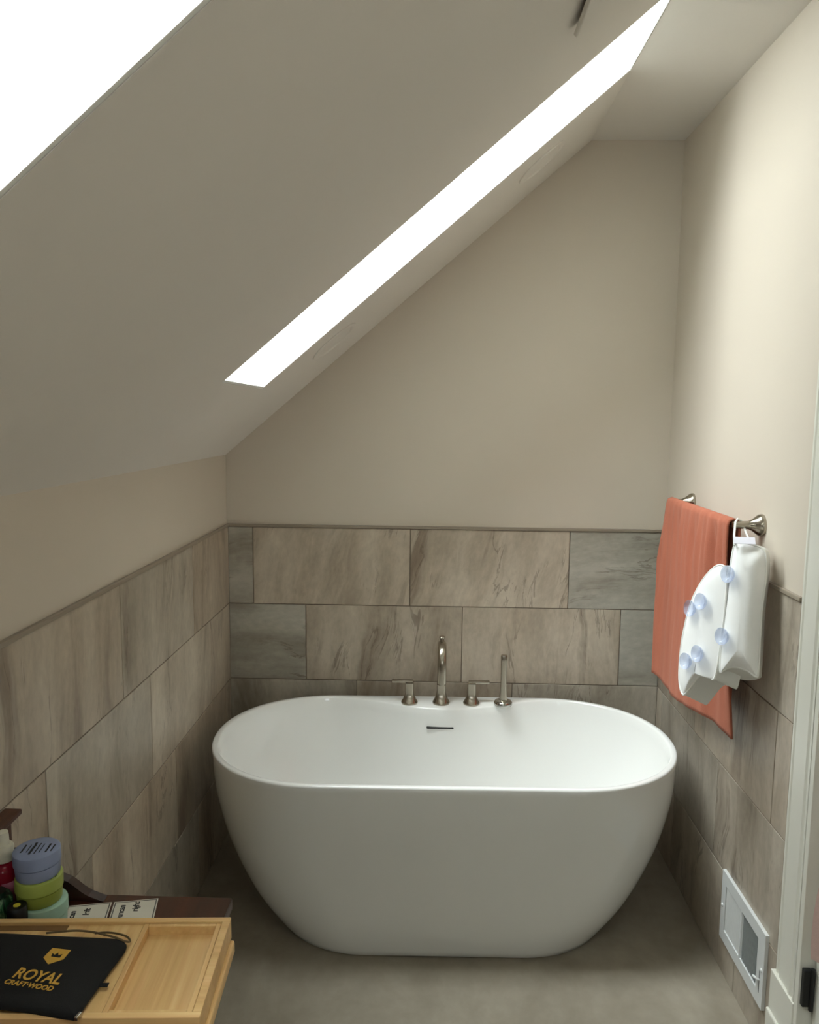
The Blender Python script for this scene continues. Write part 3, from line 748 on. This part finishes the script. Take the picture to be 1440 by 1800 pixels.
# ---- two framed cards on the washstand top
CARD = simple('card_white', srgb(222, 218, 206), .6, var=.015); INK = simple('black_ink', srgb(20, 20, 22), .6, var=.1); CBR = simple('card_grey_border', srgb(96, 94, 90), .6, var=.05)
def card(x, y, lines, label, rot):
    c_ = empty('name_card', label, 'card', (x, y, CZ), rot, 'framed cards on the washstand')
    w_, l_ = .078, .070            # x extent, depth towards the viewer
    bm = B(); box(bm, 0, w_, -l_, 0, 0.0003, .0016); obj('card_sheet', bm, CARD, c_)
    bm = B()
    for q in ((.0018, w_-.0018, -.0040, -.0022), (.0018, w_-.0018, -l_+.0022, -l_+.004), (.0018, .0038, -l_+.004, -.004), (w_-.0038, w_-.0018, -l_+.004, -.004)): box(bm, q[0], q[1], q[2], q[3], .0015, .0018)
    obj('border_line', bm, CBR, c_)
    for s_, cx2, st in lines: text_mesh('handwriting', s_, .0155, INK, c_, Matrix.Translation((cx2, st, .0017)) @ Matrix.Rotation(PI/2, 4, 'Z') @ Matrix(((1.0, .15, 0, 0), (0, 1, 0, 0), (0, 0, 1, 0), (0, 0, 0, 1))), .0001, .0004, 'RIGHT')
card(.1385, 1.337, [('Duncan', .020, -.018), ('left', .044, -.014)], 'white bordered handwritten card nearer the stacked jars', .20)
card(.2195, 1.3525, [('Duncan', .022, -.012), ('right', .046, -.006)], 'white bordered handwritten card farther right, ending in the word right', .20)

# ---- jars
def jar(x, y, z, tilt, body, lid, label, r=.0415, h=.047, print_=None, top=True):
    j = empty('lotion_jar', label, 'jar', (x, y, z), 0, 'stacked lotion jars')
    j.rotation_euler = tilt
    bm = B(); lathe(bm, [(0, 0), (r*.90, 0), (r*.93, .002), (r*.955, h*.40), (r*.955, h*.46), (r*.92, h*.475), (r*.92, h*.52), (0, h*.52)], 48); obj('jar_body', bm, body, j, 40)
    bm = B(); lathe(bm, [(0, h*.50), (r*.985, h*.50), (r, h*.515), (r, h*.93), (r*.985, h*.98), (r*.95, h), (0, h)], 48); ld = obj('jar_lid', bm, lid, j, 40)
    if print_ and top:
        rn = random.Random(len(label))
        for cx2, half, wd_ in print_:          # a printed line of small ragged letters, one continuous strip
            bm = B(); yy = -half; pts_ = []
            while yy < half:
                ln = rn.uniform(.0012, .0032); w1 = wd_/2*rn.uniform(.55, 1.0); w2 = wd_/2*rn.uniform(.55, 1.0)
                pts_.append((cx2-w1, cx2+w2, yy, min(half, yy+ln))); yy += ln
            left = []; right = []
            for xa, xb, ya, yb in pts_: left += [(xa, ya, h), (xa, yb, h)]; right += [(xb, ya, h), (xb, yb, h)]
            prism(bm, left+right[::-1], (0, 0, .0003))
            obj('lid_print', bm, INK if 'blue' in label else GREENINK, ld)
    return j
GREENINK = simple('dark_green_ink', srgb(28, 52, 24), .6, var=.1)
BLUEP = simple('periwinkle_plastic', srgb(140, 152, 184), .45, var=.02); LIME = simple('lime_plastic', srgb(160, 174, 84), .45, var=.03); LIMED = simple('lime_plastic_body', srgb(140, 150, 62), .45, var=.03)
MINT = simple('mint_plastic', srgb(166, 202, 184), .45, var=.03)
JX, JY = .114, 1.289
jar(JX+.006, JY, CZ+.0005, (0, 0, 0), MINT, MINT, 'mint green jar at the bottom of the stack', .0405, .045)
jar(JX+.000, JY+.001, CZ+.0465, (0, 0, .1), LIMED, LIME, 'lime green jar in the middle of the stack', .0395, .046, [(-.030, .012, .004), (-.022, .018, .003), (.026, .018, .004), (.032, .012, .002)])
jar(JX-.001, JY+.001, CZ+.0935, (0, -.02, .1), BLUEP, BLUEP, 'periwinkle blue jar topmost on the stack', .0390, .046, [(-.022, .013, .0035), (-.013, .012, .002), (-.006, .019, .0055), (.002, .017, .0025), (.009, .014, .002), (.020, .014, .004), (.028, .011, .0035)])
# ---- spray bottle
REDL = Nt('red_translucent'); REDL.set(Base_Color=srgb(150, 22, 44), Roughness=.15, Transmission_Weight=.25, IOR=1.4); REDL = REDL.m
CAPW = simple('white_cap_plastic', srgb(214, 210, 192), .4, var=.02); PINKL = simple('pink_label', srgb(196, 120, 140), .4, var=.05)
sb = empty('spray_bottle', 'red body mist bottle with white pump cap standing left of the jars', 'bottle', (.0495, 1.296, CZ))
bm = B(); lathe(bm, [(0, 0), (.020, 0), (.022, .003), (.022, .090), (.021, .098), (.018, .106), (.0125, .110), (.0125, .116), (0, .116)], 40); bb = obj('bottle_body', bm, REDL, sb, 40)
bm = B(); rs = []
for z in (.030, .080): rs.append([((.0224*math.cos(a_)), (.0224*math.sin(a_)), z) for a_ in [math.radians(-75+5*k) for k in range(13)]])
loft(bm, rs, False, False, False); lb = obj('bottle_label', bm, PINKL, bb, 180)
bm = B(); lathe(bm, [(0, .114), (.0165, .114), (.0172, .118), (.0172, .138), (.016, .141), (.0105, .142), (.0098, .158), (.0090, .165), (0, .1655)], 36); obj('pump_cap', bm, CAPW, sb, 40)
# ---- dark green printed tube in front of it
def leafy():
    t = Nt('green_leaf_label'); v = objc(t)
    n1 = t.noise(t.mapping(v, (60, 60, 30), (.4, .3, .5)), 1.0, 3, .5, 1.5)
    t.set(Base_Color=t.ramp(n1, [(.42, srgb(14, 40, 24)), (.52, srgb(34, 84, 50)), (.60, srgb(120, 150, 110)), (.66, srgb(40, 96, 56))]), Roughness=.35); return t.m
gb = empty('shampoo_bottle', 'dark green leaf patterned bottle at the left edge, in front of the spray bottle', 'bottle', (.058, 1.255, CZ))
bm = B(); lathe(bm, [(0, 0), (.022, 0), (.024, .003), (.024, .066), (.021, .073), (.0, .074)], 36); obj('bottle_body', bm, leafy(), gb, 40)
bm = B(); lathe(bm, [(0, .073), (.014, .073), (.014, .080), (0, .081)], 28); obj('bottle_cap', bm, simple('dark_green_cap', srgb(18, 46, 30), .4), gb, 40)
# ---- small black pot with a yellow dot
YEL = simple('yellow_dot', srgb(214, 200, 60), .5, var=.03)
bp = empty('balm_pot', 'small black pot with a yellow dot on its lid, in front of the jars', 'pot', (.101, 1.238, CZ))
bm = B(); lathe(bm, [(0, 0), (.015, 0), (.016, .002), (.016, .065), (.015, .0665), (0, .0665)], 32); obj('pot_body', bm, BLACK, bp, 40)
bm = B(); lathe(bm, [(0, .0666), (.0058, .0666), (.0058, .0671), (0, .0671)], 24); obj('lid_dot', bm, YEL, bp, 40)

# ---- pink robe hanging on the open door, a sliver at the frame's edge
PINK = simple('pale_pink_fleece', srgb(214, 184, 174), .95, var=.05, scale=80, bump=.6, bscale=400)
bm = B(); rs = []
for k in range(24):
    z = .452+1.15*k/23; f_ = (1.0+.05*math.sin(k*.7))*(1-.25*(k/23))*(1 if k < 19 else 1-.045*(k-18)**1.8)
    ring = []
    for i in range(28):
        a_ = 2*PI*i/28; rr_ = 1+.13*math.sin(5*a_+k*.12)+.05*math.sin(9*a_)
        ring.append((W+.135+(.148*f_)*math.cos(a_)*rr_, 1.655+.038*math.sin(a_)*rr_, z+.012*math.sin(3*a_)*(1-k/23)))
    rs.append(ring)
loft(bm, rs); rb = obj('bathrobe', bm, PINK, None, 60); tag(rb, 'pale pink fleece robe hanging on the open white door', 'robe')
